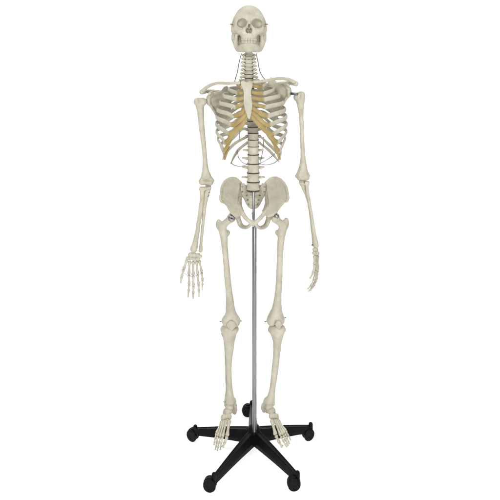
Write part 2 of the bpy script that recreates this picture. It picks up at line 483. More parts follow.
CX = 251.3
yp = [80.2, 85.2, 90.6, 96.2, 101.6, 107, 112.6, 118, 123.8, 129.8, 137.5, 145]
Wd = [14.5, 22.5, 28, 31.5, 33.6, 34.8, 35.2, 35.0, 33.6, 30.6, 30, 18]
An = [11.5, 13.2, 14.2, 15.2, 17.6, 20.0, 23.5, 27.0, 29.5, 30.0, 0, 0]
ya = [87.0, 93.6, 99.6, 107.4, 116, 124.6, 133.6, 143.0, 151.5, 159, 0, 0]
da = [-.040, -.056, -.066, -.073, -.078, -.080, -.078, -.072, -.060, -.045, 0, 0]
def rad_n(p):
    return (p[0] - (CX - 250) * .004, (p[1] - .02) * .8, 0.0)
RIBEND = {}
for i in range(12):
    for s in (-1, 1):
        tv = TV[i]
        W, A, dy = Wd[i], An[i] - ((0, 0, 0, 0, 0, 0, .5, 1.5, 2.6, 4.0, 0, 0)[i] if s < 0 else (0, 0, 0, 0, 0, 0, 0, .3, .8, 1.0, 0, 0)[i]), ya[i] - yp[i]
        jit = lambda a: random.uniform(-a, a)
        cxl = CX + (0.3 if s > 0 else 0)
        if i < 10:
            k = min(1, .55 + i * .09)
            pts = [(tv[0] + s * 4.8, yp[i], tv[2] + .016), (tv[0] + s * (6 + W * .16), yp[i] - .4, tv[2] + .032),
                   (cxl + s * W * .62, yp[i] + .30 * dy, .060 + .045 * k), (cxl + s * W * .90, yp[i] + .42 * dy, .062 * k + .012),
                   (cxl + s * W, yp[i] + .52 * dy + jit(.3), .022), (cxl + s * W * .955, yp[i] + .66 * dy, -.022 * k),
                   (cxl + s * (A + .45 * (W * .94 - A)), yp[i] + .84 * dy, da[i] * .72), (CX - .8 + s * A, ya[i] + jit(.3), da[i])]
            rr = [1.7, 1.8, 2.3, 2.3, 2.2, 2.3, 2.45, 2.45]
            if i > 6: rr = [q * .9 for q in rr]
            if i == 0: rr = [q * .85 for q in rr]
        elif i == 10:
            pts = [(tv[0] + s * 5, 136.0, tv[2] + .018), (tv[0] + s * 9.5, 138.4, tv[2] + .028), (cxl + s * 16, 143.2, .088), (cxl + s * 22, 149.0, .075), (cxl + s * 27.0, 155.2, .045), (cxl + s * 28.8, 159.5, .022)]
            rr = [1.5, 1.6, 1.9, 1.9, 1.6, 1.0]
        else:
            pts = [(tv[0] + s * 5, 142.4, tv[2] + .016), (tv[0] + s * 8.4, 144.6, tv[2] + .026), (cxl + s * (12.5 if s < 0 else 16.5), 149.6, .078), (cxl + s * (17 if s < 0 else 23), 156.4, .066), (cxl + s * (20.5 if s < 0 else 27.4), 163.6 if s < 0 else 161.6, .05)]
            rr = [1.6, 1.8, 2.0, 1.8, 1.1]
        Wp = [P(*q) for q in pts]
        V, Fc = sweep(Wp, [r * S(q[2]) for r, q in zip(rr, pts)], 10, flat=.48, nrm=rad_n, n=7)
        link('rib', V, Fc, BONE, SK)
        RIBEND[(i, s)] = pts[-1]

ST = [(5.6, 85.2, -.056), (4.0, 92.2, -.064), (3.9, 97.8, -.071), (4.3, 103.2, -.078), (4.2, 108.2, -.083), (3.4, 112.2, -.087), (2.2, 115.6, -.089)]
SXC = [246.9, 247.3, 247.6, 247.9, 248.0, 248.3, 248.7]
for i in range(10):
    for s in (-1, 1):
        e = RIBEND[(i, s)]
        if i < 7:
            t = (SXC[i] + s * ST[i][0], ST[i][1], ST[i][2])
            if i < 4:
                mid = [((e[0] + t[0]) / 2, (e[1] + t[1]) / 2 + .3, min(e[2], t[2]) - .004)]
            elif i == 4:
                mid = [(e[0] - s * 5.5, e[1] + .2 - 1.5, -.088), (e[0] - s * 9, e[1] - 3.5, -.09)]
            elif i == 5:
                mid = [(e[0] - s * 4, e[1] + .4, -.089), (e[0] - s * 9.5, e[1] - 3.8, -.095), (e[0] - s * 14, e[1] - 8.5, -.094)]
            else:
                mid = [(e[0] - s * 3, e[1] + 1, -.087), (e[0] - s * 9.5, e[1] - 3.8, -.098), (e[0] - s * 15.5, e[1] - 9.5, -.101)]
            r = [2.5, 2.7, 2.6, 2.4, 2.2] if i >= 4 else [2.4, 2.1, 2.0]
        elif i == 7:
            mid = [(e[0] - s * 3.0, 140.5, -.083)]; t = (CX - .8 + s * 15.5, 130.8, -.094); r = [2.5, 2.6, 2.0]
        elif i == 8:
            mid = [(e[0] - s * 2.6, 148, -.073)]; t = (CX - .5 + s * (19.6 if s < 0 else 20.8), 139.5, -.083); r = [2.3, 2.3, 1.7]
        else:
            mid = [(e[0] - s * 1.2, 155.0, -.058)]; t = (CX - .3 + s * (21.8 if s < 0 else 24.2), 147.0, -.073); r = [2.0, 2.0, 1.4]
        pts = [e] + mid + [t]
        rr = [r[min(j, len(r) - 1)] for j in range(len(pts))]; rr[-1] = r[-1]
        V, Fc = sweep([P(*q) for q in pts], [a * S(q[2]) for a, q in zip(rr, pts)], 10, flat=.5, nrm=rad_n, n=6)
        oc = link('costal_cartilage', V, Fc, CART, SK)
        vv = np.array(V); rings = (len(V) - 2) // 10
        cen = vv[:rings * 10].reshape(rings, 10, 3).mean(1)
        dist = np.concatenate([[0], np.cumsum(np.linalg.norm(np.diff(cen, axis=0), axis=1))])
        val = np.concatenate([np.repeat(dist, 10), [0, dist[-1]]])
        oc.data.attributes.new('from_rib', 'FLOAT', 'POINT').data.foreach_set('value', val.astype(np.float32))

# wires under the rib cage and down the neck
tube('steel_wire', [(247.2, 164.6, .022), (240, 166.4, .02), (234, 165.0, .03), (230.8, 162.6, .046)], .45, WIREM, SK)
tube('steel_wire', [(259.6, 164.0, .022), (267, 164.8, .02), (274.5, 162.8, .03), (278.6, 158.8, .058)], .45, WIREM, SK)
tube('steel_wire', [(247.0, 164.2, .02), (243.0, 162.8, .02), (238.6, 157.6, .03), (237.6, 150.6, .07)], .42, WIREM, SK)
tube('steel_wire', [(239.8, 131, -.085), (239.4, 138, .0), (240.2, 141.4, .075)], .4, WIREM, SK)
tube('steel_wire', [(259.8, 163.6, .02), (266.5, 160, .02), (273.4, 155.2, .04), (275, 153.4, .066)], .42, WIREM, SK)
tube('steel_wire', [(263.8, 137, .085), (263.2, 146, .06), (261.4, 158, .03), (259.8, 163.4, .022)], .4, WIREM, SK)
tube('steel_wire', [(241.4, 53.5, .02), (239.2, 62, .03), (237.4, 72, .045), (235.6, 78, .05), (234.2, 83.6, .06)], .5, WIREM, SK)
tube('steel_wire', [(256.2, 53.5, .02), (258.0, 62, .03), (259.8, 71, .045), (262.6, 76.6, .05), (266.6, 81.6, .06)], .5, WIREM, SK)

# ---------------------------------------------------------------- shoulders
def clav(pts):
    V, Fc = sweep([P(*q[:3]) for q in pts], [q[3] * S(q[2]) for q in pts], 12, n=6)
    link('clavicle', V, Fc, BONE, SK)
clav([(239.8, 82.8, -.055, 1.9), (235, 83.0, -.058, 1.5), (227, 83.3, -.045, 1.6), (217, 83.2, -.02, 1.5), (209.5, 85.6, .005, 1.7), (204.6, 89.0, .018, 1.9), (203.0, 91.0, .02, 1.9)])
clav([(253.6, 81.9, -.055, 1.9), (258.5, 81.6, -.058, 1.5), (267, 80.4, -.045, 1.6), (277, 78.6, -.02, 1.5), (286.5, 79.0, .005, 1.7), (292, 80.9, .018, 1.9), (294.8, 82.2, .02, 1.9)])
def scapula(x0, y0, s, dz=0):
    """x0,y0 = glenoid centre in px, s = +1 towards the midline"""
    q = lambda a, b: (x0 + s * a, y0 + b)
    df = lambda x, y: .046 + np.clip((x - x0) * s, -2, 40) / 28 * .074 + .004 * np.sin((y - y0) / 9)
    o = Sdf(0.0015, 0.0003)
    o.plate([q(-1, -3.5), q(1, -7), q(6, -8.4), q(12, -9.4), q(15.4, -13.6), q(18.5, -15), (q(23.5, -6)), q(23, 6), q(20, 18), q(16.5, 29), q(14, 31), q(12, 29), q(11, 22), q(7, 13), q(3, 7), q(-.5, 3)],
            df, .005, .02, .14, rnd=.002)
    o.chain([(*q(0, -3), .040, 2.0), (*q(-.2, 0), .036, 2.4), (*q(.3, 3.4), .042, 2.0)], k=.006)
    o.chain([(*q(.5, 3), .046, 1.7), (*q(5.5, 11), .062, 1.3), (*q(11, 22), .080, 1.2), (*q(14, 30), .088, 1.4)], k=.006)
    o.chain([(*q(22, -5), .112, .9), (*q(13, -8.0), .110, 1.5), (*q(4, -9), .088, 1.8), (*q(-3.5, -8.6), .05, 2.1), (*q(-6.6, -8.3), .030, 2.7)], k=.006)
    o.chain([(*q(2, -4), .042, 1.6), (*q(3.5, -7), .020, 1.6), (*q(1.8, -7.5), .0, 1.4), (*q(.6, -6.4), -.006, 1.3)], k=.005)
    return o.obj('scapula', BONE, SK)
scapula(208.6, 100.2, 1)
scapula(289.2, 92.0, -1)

# ---------------------------------------------------------------- arms
hl = Sdf(0.0015, 0.0003)
hl.chain([(199.2, 102, .02, 4.4), (200.0, 106, .02, 4.3), (200.5, 111, .018, 3.6), (200.9, 116.5, .016, 3.2), (201.7, 127, .015, 2.9), (202.9, 137.5, .014, 2.6), (204.1, 148, .012, 2.35), (204.9, 158.5, .01, 2.4), (205.3, 168, .01, 3.0), (206.1, 175, .01, 4.5)], k=.006)
hl.ell((202.9, 101.8, .022), (4.1, 4.1, .017), k=.004)
hl.ell((196.9, 101.8, .012), (3.2, 4.0, .014), k=.004)
hl.chain([(199.8, 100.5, .0, 1.0), (199.9, 107, .0, 1.0)], k=.004, sub=True)
hl.chain([(202.2, 182.0, .008, 3.2), (206.4, 182.4, .008, 2.5), (210.4, 182.5, .008, 3.0)], k=.004)
hl.chain([(205.8, 174, .012, 3), (212.8, 180.6, .012, 1.7)], k=.006)
hl.chain([(205, 174, .012, 3), (200.6, 180.6, .012, 1.4)], k=.006)
hl.ell((206.6, 178.4, -.010), (2.6, 1.8, .008), k=.010, sub=True)
hl.obj('humerus', BONE, SK)
hr = Sdf(0.0015, 0.0003)
hr.chain([(300.4, 96, .02, 4.6), (300.4, 101, .02, 4.3), (300.5, 106.5, .018, 3.2), (301.0, 112, .018, 2.6), (301.3, 118, .017, 2.3), (301.8, 127.5, .016, 2.15), (302.1, 138, .014, 2.15), (302.6, 148.5, .012, 2.2), (303.0, 158, .01, 2.6), (303.1, 165, .01, 3.7), (302.8, 171.6, .01, 5.0), (302.8, 175.5, .01, 5.4)], k=.006)
hr.ell((297.6, 97.4, .022), (4.2, 4.2, .017), k=.004)
hr.ell((302.2, 95.2, .012), (3.1, 3.8, .014), k=.004)
hr.chain([(299.6, 94.5, .0, 1.0), (300.2, 102, .0, 1.0)], k=.004, sub=True)
hr.chain([(299.6, 178.0, .006, 2.7), (302.8, 178.4, .006, 2.2), (306.6, 177.8, .006, 2.8)], k=.003)
hr.chain([(302, 170, .012, 3), (297.0, 176.0, .012, 2.0)], k=.006)
hr.chain([(303.2, 169, .012, 3), (308.0, 175.6, .012, 2.0)], k=.006)
hr.ell((302.6, 175.6, -.012), (2.8, 1.8, .008), k=.010, sub=True)
hr.obj('humerus', BONE, SK)
tube('shoulder_bolt', [(204, 100.4, .03), (209.4, 100.2, .034)], 1.35, DARKSTEEL, SK, 14)
tube('shoulder_bolt', [(291, 93.6, .018), (297.6, 94.0, .006)], 1.35, DARKSTEEL, SK, 14)

def bone2(name, pts, h=.0014):
    o = Sdf(h, .0002)
    o.chain(pts, k=.004)
    return o
# right forearm of the figure (left of the photo): palm back, bones side by side
o = bone2('radius', [(202.4, 190.0, .002, 2.6), (202.3, 194, .004, 2.25), (202.0, 200, .004, 2.3), (200.9, 207.5, .002, 2.2), (199.9, 215, 0, 2.15), (198.6, 222.5, -.003, 2.1), (197.7, 230, -.006, 2.2), (196.3, 237.5, -.008, 2.5), (194.9, 244.5, -.01, 3.1), (193.8, 249.0, -.01, 3.7)])
o.ell((202.4, 188.8, .002), (3.2, 2.0, .0125), k=.003, pw=4.0)
o.ell((202.4, 186.4, .002), (2.2, .9, .009), k=.003, sub=True)
o.ell((193.6, 253.6, -.01), (3.6, 1.8, .008), k=.004, sub=True); o.obj('radius', BONE, SK)
o = bone2('ulna', [(207.8, 182.5, .026, 2.4), (208.2, 187.2, .014, 3.1), (207.0, 192.5, .012, 2.9), (205.5, 200, .010, 2.3), (204.5, 207.5, .008, 1.95), (203.9, 215, .006, 1.7), (203.1, 222.5, .004, 1.6), (202.4, 230, .002, 1.6), (201.6, 237.5, 0, 1.5), (200.9, 245, -.002, 1.5), (200.7, 250.4, -.004, 2.1)])
o.ell((207.6, 183.2, .006), (2.0, 2.2, .010), k=.003, sub=True)
o.chain([(205.4, 188.6, -.006, 1.6), (207.2, 188.4, -.002, 1.7), (210.0, 187.6, .002, 1.3)], k=.004); o.obj('ulna', BONE, SK)
o = bone2('radius', [(307.0, 184.4, -.004, 2.0), (307.1, 187, -.004, 1.7), (307.5, 192.5, -.004, 1.65), (309.0, 200, -.006, 1.5), (310.2, 207.5, -.008, 1.5), (311.6, 215, -.010, 1.55), (312.6, 222.5, -.012, 1.65), (313.6, 230, -.013, 1.85), (314.8, 237.5, -.014, 2.1), (315.9, 243, -.014, 2.5), (316.2, 246, -.014, 2.6)])
o.ell((307.0, 183.0, -.004), (2.6, 1.9, .0105), k=.003, pw=4.0)
o.ell((307.0, 180.6, -.004), (1.9, 1.0, .008), k=.003, sub=True)
o.obj('radius', BONE, SK)
o = bone2('ulna', [(302.0, 177.0, .028, 2.4), (302.0, 182.4, .010, 2.9), (303.4, 187, .010, 2.2), (305.2, 192.5, .010, 1.6), (307.7, 200, .010, 1.3), (309.2, 207.5, .010, 1.25), (310.4, 215, .010, 1.25), (311.3, 222.5, .010, 1.3), (312.1, 230, .012, 1.35), (313.0, 237.5, .014, 1.35), (313.8, 245.0, .014, 1.8)])
o.ell((302.4, 178.6, .002), (1.9, 2.0, .010), k=.003, sub=True)
o.chain([(300.2, 183.4, -.010, 1.3), (302.4, 183.6, -.008, 1.5), (304.2, 184.0, -.004, 1.2)], k=.004); o.obj('ulna', BONE, SK)
tube('elbow_pin', [(207.8, 192.6, .004), (209.8, 192.3, .002)], .5, DARKSTEEL, SK)
tube('elbow_pin', [(207.0, 196.2, .004), (209.2, 196.0, .002)], .5, DARKSTEEL, SK)
tube('wrist_pin', [(312.8, 244.6, -.004), (311.4, 245.2, -.008)], .5, DARKSTEEL, SK)
def hand(carpals, fingers):
    o = Sdf(.0010, .0003)
    for x, y, d, r in carpals: o.ell((x, y, d), (r * 1.16, r * 1.05, r * .0042), k=.0008)
    hd = o.obj('hand', BONE, SK)
    for f in fingers:
        r = f[0]
        for j in range(1, len(f) - 1):
            a, b = np.array(f[j]), np.array(f[j + 1])
            g = .03
            a2, b2 = a + (b - a) * g, b - (b - a) * g
            q = r * (1.24, 1.14, 1.04, .9)[j - 1]
            small_bone('metacarpal' if j == 1 else 'phalanx', a2, b2, q * (1.15 if j < 4 else 1), q * .68, q * (1.12 if j < len(f) - 2 else .7), hd)
    return hd
hand([(190.6, 254.6, -.012, 2.2), (194.4, 254.8, -.012, 2.2), (198.2, 255.2, -.010, 2.0), (200.6, 256.2, -.016, 1.5), (187.8, 258.2, -.018, 1.9), (190.8, 258.4, -.014, 1.8), (194.2, 258.8, -.014, 2.1), (198, 258.8, -.013, 2.1)],
     [(1.35, (187, 259.6, -.018), (183.6, 269.0, -.03), (181.6, 276.6, -.034), (180.8, 283.2, -.036)),
      (1.25, (189.6, 260.6, -.014), (188.9, 274.6, -.018), (189.1, 284.4, -.022), (188.6, 291.2, -.022), (188.0, 297.4, -.02)),
      (1.28, (193.2, 260.9, -.014), (193.2, 275.6, -.016), (193.6, 286.0, -.022), (193.3, 293, -.022), (193.0, 299.0, -.02)),
      (1.2, (196.6, 260.7, -.013), (197.6, 274.4, -.014), (198.6, 284.4, -.02), (198.9, 291, -.02), (199.0, 296.8, -.018)),
      (1.12, (199.4, 260.2, -.012), (201.8, 272.2, -.012), (202.6, 280.0, -.016), (202.5, 285, -.016), (202.2, 290.2, -.014))])
tube('finger_wire', [(181.8, 271.4, -.036), (185, 273.8, -.03), (190, 276.0, -.026), (196, 275.6, -.024), (202.8, 272.8, -.02)], .25, WIREM, SK)
hand([(314.6, 249.6, -.022, 1.9), (315.8, 249.4, -.004, 2.2), (316.2, 249.8, .014, 1.9), (314.2, 253.2, -.034, 1.8), (316.0, 253.4, -.018, 2.0), (317, 253.4, .0, 2.1), (317.2, 253.2, .018, 2.0)],
     [(1.3, (314.6, 255.6, -.038), (314.6, 264.6, -.052), (313.6, 271.8, -.058), (309.8, 278.8, -.060)),
      (1.2, (315.8, 255.8, -.022), (315.6, 270, -.032), (314.0, 279.6, -.036), (311.2, 285.4, -.034), (307.4, 289.2, -.030)),
      (1.25, (316.8, 255.8, -.006), (316.9, 271.0, -.010), (315.2, 281.4, -.012), (312.2, 287.4, -.010), (308.4, 291.6, -.008)),
      (1.2, (317.4, 255.6, .008), (317.6, 270, .010), (316.3, 279.8, .010), (313.6, 286.2, .010), (310.2, 290.8, .010)),
      (1.1, (317.7, 255.2, .022), (318.0, 267.6, .028), (317.1, 275.4, .030), (315.2, 281, .030), (312.6, 286, .028))])

# ---------------------------------------------------------------- pelvis
def dl(x, y):
    x, y = np.asarray(x, float), np.asarray(y, float)
    a = .062 + (x - 240) * .0021 - (y - 182) * .0034
    return a + .009 * np.exp(-((x - 231) / 7) ** 2 - ((y - 192) / 9) ** 2)
hip = Sdf(0.0015, 0.0003)
hip.plate([(240.4, 181.8), (238.4, 178.9), (235.8, 177.5), (232.5, 177.0), (228.6, 177.8), (224.4, 180.6), (221.6, 185.2), (220.2, 191.5), (219.5, 198.2), (220.6, 202.4),
           (224.2, 204.0), (226.5, 206.2), (228.2, 210), (231, 213.5), (236, 216.5), (240.5, 216.5), (242, 213.0), (239.6, 208.6), (237.6, 203.6), (238.6, 198), (239.4, 190)],
          dl, .008, -.09, .10, rnd=.003)
hip.chain([(x, y, float(dl(x, y)) - .001, r) for x, y, r in ((240.2, 182.2, 1.10), (236, 178.6, 1.19), (231, 178.2, 1.27), (225.4, 181, 1.36), (222.2, 186.6, 1.27), (221, 193, 1.19), (220.6, 199.4, 1.27), (221.8, 202, 1.10))], k=.005)
hip.chain([(239.3, 198, .02, 1.6), (238.2, 203.5, -.004, 1.8), (240.3, 209.0, -.03, 2.2), (243.4, 214.6, -.055, 2.2), (247, 219.2, -.068, 2.0), (251.2, 222.4, -.072, 2.2)], k=.005)
hip.ell((234.2, 213.6, -.018), (5.2, 5.0, .022), k=.008)
hip.ell((231.0, 217.6, -.022), (5.2, 5.2, .021), k=.003, sub=True)
hip.chain([(237.2, 214.5, .0, 3.0), (238.8, 220.5, .012, 2.5), (241.0, 225.4, .006, 2.5), (244.6, 227.3, -.02, 2.0), (248, 226.8, -.05, 1.7), (251.3, 223.8, -.07, 1.9)], k=.005)
hip.chain([(240.4, 204, .062, 1.5), (241.6, 209.5, .052, 1.6), (243.2, 210.8, .05, 1.0)], k=.004)
hip.chain([(240.2, 184, .066, 2.4), (240.0, 194, .074, 2.6), (239.4, 203, .066, 2.2), (237.8, 214, .02, 2.4)], k=.006)
hip.obj('hip_bone', BONE, SK)
def dr(x, y):
    a = .062 - (x - 266.4) * .0021 - (y - 182) * .0034
    return a + .009 * np.exp(-((x - 276.5) / 7) ** 2 - ((y - 192) / 9) ** 2)
hip = Sdf(0.0015, 0.0003)
hip.plate([(266.0, 182), (268.4, 178.9), (271.6, 177.2), (275.4, 176.6), (280.4, 178.2), (284.6, 182.4), (287.4, 188.4), (288.8, 194.6), (289.4, 198.4), (288.2, 201.4),
           (284.4, 203.4), (281.4, 207), (279.2, 210.2), (276, 213), (271.6, 216), (268, 217.5), (265.2, 215.4), (266.6, 210.6), (268.6, 204.6), (268.2, 198.4), (266.6, 191)],
          dr, .008, -.09, .10, rnd=.003)
hip.chain([(x, y, float(dr(x, y)) - .001, r) for x, y, r in ((266.4, 182.2, 1.10), (270, 178.8, 1.19), (275.4, 177.8, 1.27), (281.2, 180.2, 1.36), (285.4, 185.6, 1.27), (287.4, 192, 1.19), (288, 198.4, 1.27), (286.8, 201.2, 1.10))], k=.005)
hip.chain([(267.6, 198, .02, 1.6), (268.4, 204, -.004, 1.8), (266.8, 209.4, -.03, 2.2), (263.2, 214.6, -.055, 2.2), (259.6, 218.8, -.068, 2.0), (255.4, 222.4, -.072, 2.2)], k=.005)
hip.ell((273.0, 213.4, -.018), (5.2, 5.0, .022), k=.008)
hip.ell((275.8, 217.4, -.022), (5.2, 5.2, .021), k=.003, sub=True)
hip.chain([(269.6, 214.5, .0, 3.0), (268, 220.5, .012, 2.5), (265.6, 225.6, .006, 2.5), (262.0, 227.6, -.02, 2.0), (258.6, 227.4, -.05, 1.7), (255.2, 223.8, -.07, 1.9)], k=.005)
hip.chain([(266.4, 204, .062, 1.5), (264.6, 209.5, .052, 1.6), (262.8, 211, .05, 1.0)], k=.004)
hip.chain([(266.4, 184, .066, 2.4), (266.8, 194, .074, 2.6), (267.2, 203, .066, 2.2), (269, 214, .02, 2.4)], k=.006)
hip.obj('hip_bone', BONE, SK)
sy = Sdf(.0013, .0002); sy.chain([(253.2, 221.4, -.073, 1.2), (253.2, 225.6, -.067, 1.2)], k=.003, ay=.6)
sy.obj('pubic_joint', BONE, SK)

sa = Sdf(0.0013, 0.0004)
ds = lambda x, y: .048 + .040 * np.sin(np.clip((y - 184) / 28, 0, 1.15) * 2.3) - .00022 * (np.abs(x - 253.2)) ** 2 * .3
sa.plate([(241.0, 183.6), (244.2, 183.0), (247, 187.6), (253.2, 190.6), (259.4, 187.6), (262.2, 183), (265.6, 183.8), (265.8, 190), (264.4, 196), (262.2, 200.5), (260.4, 204.5),
          (258.4, 207.2), (255.6, 209), (251.2, 209.2), (248.4, 207.4), (246.2, 204.5), (244.4, 200.5), (242.0, 196), (240.6, 190)], ds, .016, .0, .13, rnd=.004)
sa.ell((253.2, 192.6, .042), (6.6, 2.6, .019), k=.006)
for y_ in (197, 201.5, 205.6):
    sa.chain([(249.8, y_, ds(249.8, y_) - .009, .5), (256.6, y_, ds(256.6, y_) - .009, .5)], k=.003)
for s in (-1, 1):
    for a, y_ in ((11.2, 187.2), (11.0, 192.0), (6.4, 195.6), (5.4, 200.2), (4.6, 204.4)):
        x = 253.2 + s * a
        sa.ell((x, y_, float(ds(x, y_)) - .008), (.85, .85, .010), k=.002, sub=True)
sa.obj('sacrum', BONE, SK)
cc = Sdf(.0013, .0003)
cc.chain([(253.2, 213.4, .088, 1.7), (253.2, 217, .076, 1.3), (253.2, 219.5, .066, .8)], k=.003); cc.obj('coccyx', BONE, SK)

# ---------------------------------------------------------------- legs
fl = Sdf(0.0016, 0.0003)
fl.chain([(221.6, 226, -.004, 4.3), (222.8, 231, -.004, 4.2), (223.8, 236, -.006, 3.8), (224.4, 244, -.01, 3.3), (225.1, 251, -.012, 3.05), (226.0, 260, -.014, 3.0), (226.8, 270, -.016, 3.15), (227.6, 279, -.014, 3.3), (228.4, 287, -.012, 3.3), (229.2, 294, -.01, 3.5), (229.8, 300, -.008, 3.9), (230.2, 307, -.006, 4.5), (230.7, 313, -.004, 5.4), (231.2, 317, -.002, 6.8)], k=.006)
fl.ell((231.6, 217.6, -.022), (4.5, 4.5, .0175), k=.003)
fl.chain([(230.6, 219, -.02, 3.4), (226, 222.6, -.012, 3.5), (222.5, 226.5, -.006, 3.4)], k=.008)
fl.ell((218.7, 224.6, .0), (2.9, 5.3, .013), k=.006)
fl.ell((227.9, 232.8, .006), (2.2, 2.6, .010), k=.012)
fl.ell((226.6, 320.9, .0), (5.0, 5.4, .026), k=.008)
fl.ell((235.6, 320.9, .0), (4.9, 5.4, .026), k=.008)
fl.ell((231.4, 324.2, -.034), (1.6, 4, .010), k=.006, sub=True)
fl.obj('femur', BONE, SK)
fr = Sdf(0.0016, 0.0003)
fr.chain([(283.6, 225, -.004, 4.5), (282.4, 231, -.004, 4.2), (281.4, 237, -.006, 3.7), (280.6, 245, -.01, 3.4), (280.1, 252, -.012, 3.25), (279.8, 260, -.014, 3.1), (279.5, 270, -.016, 3.15), (279.2, 279, -.014, 3.2), (278.7, 287, -.012, 3.3), (278.1, 294, -.01, 3.5), (277.6, 300, -.008, 3.9), (277.0, 307, -.006, 4.7), (276.4, 312.6, -.004, 6.1), (275.9, 316, -.002, 7.4)], k=.006)
fr.ell((275.4, 217.6, -.022), (4.5, 4.5, .0175), k=.003)
fr.chain([(275.6, 219.4, -.02, 3.4), (279.5, 222.2, -.012, 3.5), (283, 225.5, -.006, 3.4)], k=.008)
fr.ell((286.3, 223.0, .0), (2.9, 5.4, .013), k=.006)
fr.ell((277.4, 232.6, .006), (2.3, 2.7, .010), k=.012)
fr.ell((271.4, 320.2, .0), (4.8, 5.4, .026), k=.009)
fr.ell((280.0, 319.8, .0), (4.7, 5.2, .026), k=.009)
fr.ell((275.8, 324.2, -.034), (1.6, 4, .010), k=.006, sub=True)
fr.obj('femur', BONE, SK)
def ballscrew(x, y, d, r, hole):
    V = []; c = P(x, y, d); s = S(d)
    prof = [(.05, -1.0), (.35, -.96), (.7, -.75), (.9, -.45), (1.0, 0), (.9, .3)]
    if hole: prof = [(.05, -.45), (.36, -.5), (.4, -.93)] + prof[2:]
    V, Fc = revolve([(a * r * s, z * r * s) for a, z in prof], 24)
    V = [(c[0] + a, c[1] + z, c[2] + b) for a, b, z in V]
    Fc = [f[::-1] for f in Fc]
    o = link('hip_screw', V, Fc, STEEL, SK)
    if hole:
        V, Fc = revolve([(.34 * r * s, 0), (.34 * r * s, .002)], 16)
        c2 = P(x, y, d - r * s * .62)
        link('screw_socket', [(c2[0] + a, c2[1] + z, c2[2] + b) for a, b, z in V], [f[::-1] for f in Fc], DARKSTEEL, o)
ballscrew(231.6, 217.8, -.031, 3.7, True)
ballscrew(276.4, 216.0, -.030, 2.9, False)

def patella(x, y, rx, ry):
    o = Sdf(.0012, .0003); o.ell((x, y, -.0315), (rx, ry, .008), k=.003)
    o.chain([(x, y + ry * .4, -.031, rx * .5), (x, y + ry * .8, -.030, rx * .4)], k=.008); o.obj('patella', BONE, SK)
patella(231.4, 325.0, 4.6, 4.2)
patella(278.6, 324.2, 3.5, 3.6)

tl = Sdf(0.0016, 0.0003)
tl.chain([(229.5, 330.6, 0, 7.3), (229.4, 335.5, 0, 6.6), (229.5, 341, 0, 5.2), (229.4, 349, .0, 4.3), (229.2, 357, .002, 3.2), (229.2, 365, .004, 2.65), (229.2, 373, .005, 2.5), (229.4, 381, .006, 2.5), (229.9, 389, .006, 2.8), (230.1, 396, .006, 3.8), (230.0, 401, .006, 4.8)], k=.006)
tl.ell((225.6, 329.2, .0), (5.2, 3.8, .023), k=.010); tl.ell((234.0, 329.0, .0), (4.9, 3.7, .023), k=.010)
tl.ell((229.8, 334.4, -.020), (2.2, 3.0, .008), k=.008)
tl.chain([(233.4, 400.5, .010, 2.8), (235.0, 406.0, .014, 2.1)], k=.006)
tl.obj('tibia', BONE, SK)
o = Sdf(.0014, .0002)
o.chain([(223.4, 333.4, .024, 2.3), (224.6, 339, .028, 1.5), (225.6, 350, .030, 1.3), (226.0, 362, .029, 1.25), (226.2, 376, .026, 1.25), (226.8, 390, .018, 1.3), (226.2, 399, .012, 1.9), (225.8, 405, .008, 1.9)], k=.004); o.obj('fibula', BONE, SK)
tr = Sdf(0.0016, 0.0003)
tr.chain([(277.0, 330.6, 0, 7.2), (277.4, 335.5, 0, 6.0), (277.3, 341, 0, 4.4), (276.8, 349, .0, 3.75), (276.0, 357, .002, 3.2), (275.2, 365, .004, 3.15), (274.1, 373, .005, 2.9), (273.2, 381, .006, 2.75), (272.0, 389, .006, 2.7), (270.6, 397, .006, 3.5), (269.4, 401, .006, 4.6)], k=.006)
tr.ell((272.8, 329.4, .0), (4.8, 3.5, .023), k=.010); tr.ell((281.0, 329.2, .0), (4.7, 3.6, .023), k=.010)
tr.ell((277.6, 334.4, -.020), (2.2, 3.0, .008), k=.008)
tr.chain([(266.2, 400.5, .010, 2.8), (264.6, 405.6, .014, 2.2)], k=.006)
tr.obj('tibia', BONE, SK)
o = Sdf(.0014, .0002)
o.chain([(282.2, 333.0, .024, 2.3), (281.0, 338, .028, 1.4), (279.0, 354, .030, 1.3), (276.8, 372, .028, 1.3), (274.2, 388, .018, 1.3), (273.0, 398, .012, 1.9), (273.2, 404, .008, 1.9)], k=.004); o.obj('fibula', BONE, SK)
for a, b in (((223.5, 320.6), (219.9, 321.6)), ((239, 320.8), (241.8, 321.0)), ((268, 321), (264.6, 321.8)), ((283, 318.6), (286.0, 317.4))):
    tube('knee_pin', [(*a, -.006), (*b, -.006)], [.5, .6], STEEL, SK, 8)

